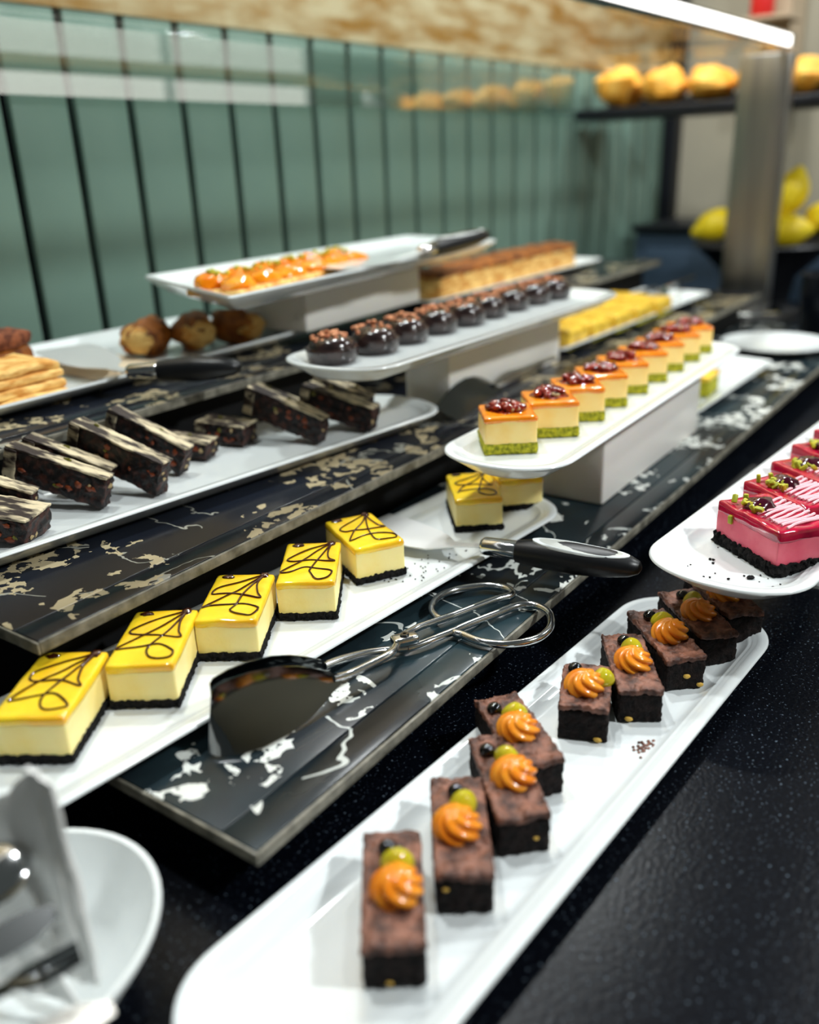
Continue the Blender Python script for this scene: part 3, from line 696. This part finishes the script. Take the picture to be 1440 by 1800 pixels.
MB().sheet([[(.0 + .14 * u, -.012 + .035 * v + .05 * u * .3, .004 + .03 * v * math.sin(math.pi * (.15 + .7 * u)) + .012 * u) for v in (0, .25, .5, .75, 1)] for u in (0, .1, .25, .4, .6, .8, .92, 1)], .002).build('blade', DSTEEL, t)
MB().tube(spline([(.13, .015, .022), (.19, .03, .026), (.25, .035, .022), (.36, .04, .02)], 6), .006, 10, flat=.6).build('handle', STEEL, t)
t = thing('serving_spoon', 'steel serving spoon lying on the far end of the yellow cake tray', 'spoon', (1.95, .84, .141))
MB().sheet([[(.10 * u, .04 * (v - .5) * math.sin(math.pi * (.12 + .8 * u)) * 2, .012 * (2 * v - 1) ** 2 + .012 * (2 * u - 1) ** 2) for v in (0, .25, .5, .75, 1)] for u in (0, .15, .3, .5, .7, .85, 1)], .002).build('bowl', STEEL, t)
MB().tube([(.095, 0, .010), (.16, -.01, .02), (.25, -.02, .026)], .005, 8).build('handle', STEEL, t)

# tongs
t = thing('pastry_tongs', 'scissor handled steel pastry tongs lying on the lowest marble step', 'tongs', (.529, .428, .0512))
O = Vector((.529, .428, .0512))
def loc(pts, dz=0): return [Vector(p) - O + Vector((0, 0, dz)) for p in pts]
far = [(.601, .425, .0575), (.646, .411, .0575), (.664, .403, .0575), (.672, .408, .0575), (.674, .420, .0575), (.666, .437, .0575), (.644, .454, .0575), (.622, .459, .0575), (.601, .452, .0575), (.590, .440, .0575), (.588, .430, .0575)]
near = [(.579, .409, .0562), (.625, .396, .0562), (.652, .387, .0562), (.661, .374, .0562), (.656, .357, .0562), (.642, .346, .0562), (.625, .340, .0562), (.604, .342, .0562), (.584, .357, .0562), (.575, .378, .0562), (.576, .398, .0562)]
a1 = MB(); a1.tube(spline(loc(far), 8, True), .0036, 12, True)
a1.tube(loc([(.60, .4255, .0575), (.56, .436, .060), (.532, .436, .0625), (.527, .433, .063)]), .0036, 12)
a1.tube(spline(loc([(.527, .432, .063), (.517, .428, .064), (.503, .423, .065), (.480, .4245, .066), (.456, .428, .067), (.440, .431, .070)]), 5), .0036, 12, flat=.9)
a1.build('arm', STEEL, t)
a2 = MB(); a2.tube(spline(loc(near), 8, True), .0036, 12, True)
a2.tube(loc([(.58, .4085, .0562), (.555, .414, .0575), (.537, .420, .057), (.529, .425, .0565)]), .0036, 12)
a2.tube(spline(loc([(.529, .426, .0565), (.517, .434, .058), (.497, .443, .062), (.470, .4485, .067), (.450, .4500, .070)]), 5), .0036, 12, flat=.9)
a2.build('arm', STEEL, t)
pv = MB().rbox((-.012, -.007, .009), (.012, .007, .0175), .003, (3, 3, 2)).build('pivot_plate', STEEL, t, rot=(0, 0, math.radians(-30)))
MB().lathe([(.0042, .017), (.0042, .0185), (.0034, .0193), (.0016, .0193), (.0014, .0183)], 20).build('rivet', DSTEEL, pv)
def blade(A, N, dy, front):
    A = Vector(A); N = Vector(N); d = N - A; L = Vector((d.x, d.y, 0)).length; u = Vector((d.x, d.y, 0)).normalized(); nrm = Vector((u.y, -u.x, 0))   # towards the viewer
    if nrm.y > 0: nrm = -nrm
    top = [(0, .098), (.03, .1015), (.15, .1035), (.3, .1030), (.5, .0990), (.65, .0930), (.8, .0845), (.9, .0775), (1, .0705)]
    bot = [.0535, .0525, .0520, .0520, .0520, .0530, .0570, .0610, .0635]
    if not front: bot = [max(b_, .0735) if k_ < 6 else b_ for k_, b_ in enumerate(bot)]
    bul = [.006, .012, .020, .023, .020, .016, .010, .005, .001]
    g = []
    for (s_, zt), zb, bu in zip(top, bot, bul):
        row = []
        for k in range(9):
            v = k / 8
            p = A + u * (L * s_); z = zt + (zb - zt) * v
            if front: off = bu * (v ** 1.7) 
            else: off = -bu * .2 * (v ** 1.7)
            lean = .010 * v * (1 - s_) if front else 0
            q = Vector((p.x, p.y, 0)) + nrm * (off) - u * lean
            row.append(Vector((q.x, q.y, z)) - O)
        g.append(row)
    return MB().sheet(g, .0011).build('scoop_blade', DSTEEL, t, angle=60)
blade((.343, .4600, 0), (.447, .429, 0), 0, True)
blade((.350, .4700, 0), (.457, .4495, 0), 0, False)

# ------------------------------------------------------------------ bowl with napkin and cutlery
bw = thing('oval_bowl', 'white oval bowl with napkin and cutlery in the near corner', 'bowl', (.137, .415, 0))
bpr = [(.45, .0005), (.52, .002), (.75, .02), (.93, .048), (1, .0585), (1, .061), (.965, .061), (.90, .046), (.72, .019), (.5, .008), (.2, .006)]
MB().rings([[(.100 * r * math.cos(2 * math.pi * k / 56), .086 * r * math.sin(2 * math.pi * k / 56), z) for k in range(56)] for r, z in bpr]).build('dish', PORC, bw, angle=60)
nk = thing('napkin', 'folded white napkin standing up in the oval bowl', 'napkin', (.170, .405, .020))
def fold(P0, P1, P2, P3, n=13, amp=.003, seed=0):
    P0, P1, P2, P3 = map(Vector, (P0, P1, P2, P3)); g = []
    for i in range(n):
        u = i / (n - 1)
        g.append([(P0 * (1 - u) + P1 * u) * (1 - j / (n - 1)) + (P3 * (1 - u) + P2 * u) * (j / (n - 1)) + noise.noise_vector(Vector((i * .35, j * .35, seed))) * amp for j in range(n)])
    return g
MB().sheet(fold((.006, -.036, .012), (.000, -.024, .012), (.006, -.008, .146), (.010, -.020, .138)), .0024).build('front_fold', CLOTH, nk)
MB().sheet(fold((.004, -.022, .010), (-.02, .045, .012), (.006, .065, .080), (.009, -.008, .142), seed=4, amp=.005), .002).build('back_fold', CLOTH, nk)
MB().sheet(fold((-.008, -.03, .004), (-.035, .03, .008), (-.018, .05, .060), (-.002, .006, .072), seed=8, amp=.005), .002).build('inner_fold', CLOTH, nk)
def utensil(name, label, A, B, kind, roll=0, m=STEEL):
    A = Vector(A); B = Vector(B); d = (B - A); L = d.length; t = thing(name, label, name, A, 0, 'cutlery in the oval bowl')
    y = d.normalized(); x = y.cross(Vector((0, 0, 1))).normalized(); z = x.cross(y); t.rotation_euler = (Matrix((x, y, z)).transposed() @ Matrix.Rotation(roll, 3, 'Y')).to_euler()
    MB().sheet([[((v - .5) * w_, L * u, .003 * math.sin(u * 3)) for v in (0, .33, .66, 1)] for u, w_ in ((0, .016), (.05, .02), (.2, .018), (.45, .009), (.6, .008))], .003).build('handle', m, t)
    if kind == 'fork':
        MB().sheet([[((v - .5) * w_, L * u, .004 * math.sin(u * 3)) for v in (0, .33, .66, 1)] for u, w_ in ((.59, .008), (.68, .02), (.78, .024), (.8, .024))], .002).build('fork_head', m, t)
        for k in range(4): MB().tube([((k - 1.5) * .0068, L * .79, .003), ((k - 1.5) * .0068, L * .9, .003), ((k - 1.5) * .0062, L, .004)], .0017, 6).build('tine', m, t)
    elif kind == 'spoon':
        MB().blob((0, L * .80, .002), (.019, L * .2, .006), 16, 8).build('spoon_bowl', m, t)
    else:
        MB().sheet([[((v - .5) * w_, L * u, .003) for v in (0, .33, .66, 1)] for u, w_ in ((.59, .009), (.66, .019), (.85, .019), (1, .008))], .0015).build('knife_blade', m, t)
utensil('spoon', 'shiny steel spoon at the back of the oval bowl', (.085, .470, .080), (.172, .408, .100), 'spoon', .4)
utensil('knife', 'narrow steel knife lying across the middle of the oval bowl', (.075, .400, .080), (.164, .376, .088), 'knife', .3)
utensil('knife', 'broad pale knife lying low in the oval bowl', (.062, .350, .078), (.155, .320, .066), 'knife', .1, BRUSH)
utensil('serving_fork', 'dark steel serving fork at the front of the oval bowl', (.078, .372, .082), (.156, .342, .086), 'fork', -.3, DSTEEL)

# ------------------------------------------------------------------ overhead shelf, glass, post
SZ = .676
sh = thing('overhead_shelf', 'clear glass overhead shelf with a bright front rail above the desserts', 'shelf', (0, 0, SZ))
MB().rbox((-.5, .745, 0), (2.50, 1.384, .012), .002, (8, 3, 1)).build('shelf_board', GLASSB, sh)
MB().rbox((-.5, .725, .0), (2.50, .7445, .036), .002, (8, 1, 1)).build('front_rail', STEEL, sh)
MB().rbox((-.4, .7225, .006), (2.46, .7249, .030), .001, (8, 1, 1)).build('led_strip', LED, sh)
gp = MB().box((-.5, 1.386, .570), (2.62, 1.392, SZ - .0005)).build('glass_panel', GLASS, smooth=False)
tag(gp, 'clear glass strip hanging below the shelf before the green wall', 'glass panel')
pt = thing('steel_post', 'brushed steel post with round foot at the right', 'post', (2.47, .775, .0003))
MB().rbox((-.115, -.115, 0), (.115, .115, .0495), .004, (1, 1, 1)).build('plinth', BLACKB, pt)
MB().rbox((-.025, -.062, .058), (.025, .062, .67), .004, (2, 3, 6)).build('column', BRUSH, pt)
MB().lathe([(.10, .0497), (.10, .054), (.094, .0575), (.02, .0578)], 40).build('foot', STEEL, pt)

# ------------------------------------------------------------------ far right background
cb = thing('navy_cabinet', 'dark navy cabinet against the far end wall', 'cabinet', (3.25, 1.0, -.9))
MB().box((-.18, -.55, 0), (.20, .36, 1.10)).build('body', NAVY, cb, smooth=False)
MB().rbox((-.20, -.57, 1.101), (.205, .37, 1.125), .003, (1, 2, 1)).build('top', NAVYD, cb)
for k in range(2): MB().rbox((-.19, -.52 + .44 * k, .62), (-.1805, -.12 + .44 * k, 1.05), .003, (1, 2, 2)).build('door', NAVY, cb)
bs = thing('fruit_bowl', 'dark footed bowl of lemons behind the steel post', 'bowl', (2.82, .845, 0))
MB().lathe([(.09, 0), (.10, .012), (.085, .03), (.10, .10), (.19, .185), (.205, .195), (.20, .20), (.12, .15), (.02, .135)], 40).build('dish', NAVYD, bs)
LM = MB().blob((0, 0, 0), (.046, .046, .062), 20, 14, shape=lambda d: Vector((d.x, d.y, d.z * (1 + .22 * max(0, abs(d.z) - .86) / .14)))).mesh('lemon')
LP = [(-.04, .135, .248, 1.2, .4, 'lemon left of the steel post, leaning on the bowl rim'), (.0, .03, .222, 1.5, 1.4, 'lemon low in the bowl, hidden by the steel post'), (-.03, -.07, .232, 1.5, .2, 'lemon right of the post, lower one'), (.03, -.055, .335, .25, .6, 'tall lemon standing on top of the pile'), (.115, .085, .262, 1.4, 2.2, 'lemon at the back of the bowl'), (.04, -.16, .262, 1.3, 2.8, 'lemon at the right edge of the picture')]
for x, y, z, rx, rz, lb in LP:
    o = bpy.data.objects.new('lemon', LM); COL.objects.link(o)
    if not LM.materials: LM.materials.append(FRUITY)
    o.location = (2.82 + x, .845 + y, z); o.rotation_euler = (rx, 0, rz); tag(o, lb, 'lemon', 'lemons in the dark bowl')
sf = thing('bread_rack', 'dark bread rack fixed beyond the overhead shelf', 'rack', (2.78, 1.0, .555))
MB().rbox((-.12, -.45, 0), (.12, .40, .03), .004, (1, 3, 1)).build('board', NAVYD, sf)
MB().rbox((.10, -.45, .03), (.12, .40, .06), .004, (1, 3, 1)).build('back_rail', NAVYD, sf)
for i, (y, r) in enumerate([(1.30, .066), (1.155, .06), (1.02, .058), (.89, .055), (.765, .055), (.64, .055)]):
    t = thing('bread_loaf', ['bread loaf leftmost on the dark rack', 'bread loaf second from left on the dark rack', 'bread loaf third from left on the dark rack', 'bread loaf behind the post top', 'bread loaf just right of the post on the dark rack', 'bread loaf at the right edge on the dark rack'][i], 'bread', (2.76, y, .590), 0, 'bread loaves on the dark rack')
    MB().blob((0, 0, r * .82), (.085, r * 1.05, r * .82), 18, 10, .3, 1.5, i).build('crust', BREADM, t)
    for q in (-.4, .1, .6): MB().blob((-.02, r * q * .8, r * 1.5), (.03, .006, .006), 8, 5).build('score', PASTRY, t)
cl = MB().box((3.30, .98, .60), (3.459, 1.07, 2.2)).build('trim_2', BEIGE, smooth=False); tag(cl, kind='structure')
jr = thing('red_jar', 'small red and black jar on the ledge at the top right', 'jar', (3.2, 1.04, .84))
MB().rbox((-.06, -.10, -.012), (.099, .10, -.0005), .002, (1, 1, 1)).build('ledge', BEIGE, jr)
MB().lathe([(.03, 0), (.036, .01), (.036, .09), (.028, .105)], 24).build('body', REDM, jr)
MB().lathe([(.030, .1052), (.030, .13), (.01, .132)], 24).build('lid', NAVYD, jr)
pot = thing('black_pot', 'tall black speckled pot at the right edge behind the post', 'pot', (2.22, .50, .0505))
MB().lathe([(.055, 0), (.062, .01), (.068, .10), (.070, .135), (.066, .137), (.06, .12), (.03, .02)], 36).build('vessel', COUNTER, pot)
wp = thing('round_dish', 'white round dish on the far end of the lowest step', 'dish', (1.98, .545, .0505))
MB().lathe([(.05, 0), (.055, .002), (.10, .014), (.112, .018), (.112, .020), (.10, .017), (.06, .007), (.01, .006)], 44).build('dish', PORC, wp)
bc = MB().rbox((1.10, .350, .0003), (1.335, .383, .004), .001, (3, 2, 1)).build('black_strip', BLACKB); tag(bc, 'flat black strip on the counter below the caramel cheesecakes', 'label holder')  # thin black strip lying flat beside the lowest step

# ------------------------------------------------------------------ crumbs
random.seed(5); mb = MB()
for k in range(46):
    x, y = random.uniform(.72, .83), random.uniform(.155, .26)
    s_ = random.choice((.0006, .0008, .001, .0013))
    mb.blob((x, y, .0976 + s_ * .5), (s_, s_ * 1.2, s_ * .7), 6, 4, .4, 2, k)
mb.blob((.742, .203, .0985), (.004, .003, .0012), 10, 6, .5, 2, 3)
tag(mb.build('cookie_crumbs', CRUST), 'black cookie crumbs scattered before the nearest pink cake', 'crumbs', kind='stuff')
mb = MB()
for k in range(40):
    a = random.random(); x = .60 + .12 * a; y = .50 + random.uniform(-.015, .02)
    mb.blob((x, y, .0627 + .0004), (.0008, .0009, .0006), 6, 4, .4, 2, k)
tag(mb.build('cookie_crumbs', CRUST), 'black cookie crumbs beside the turned lemon cheesecake', 'crumbs', kind='stuff')
mb = MB()
for k in range(30):
    mb.blob((.572 + random.gauss(0, .006), .222 + random.gauss(0, .004), .0127), (.0018, .0013, .0006), 6, 4, .4, 2, k)
tag(mb.build('brownie_crumbs', BRTOP), 'brown crumbs on the platter before the sixth brownie', 'crumbs', kind='stuff')
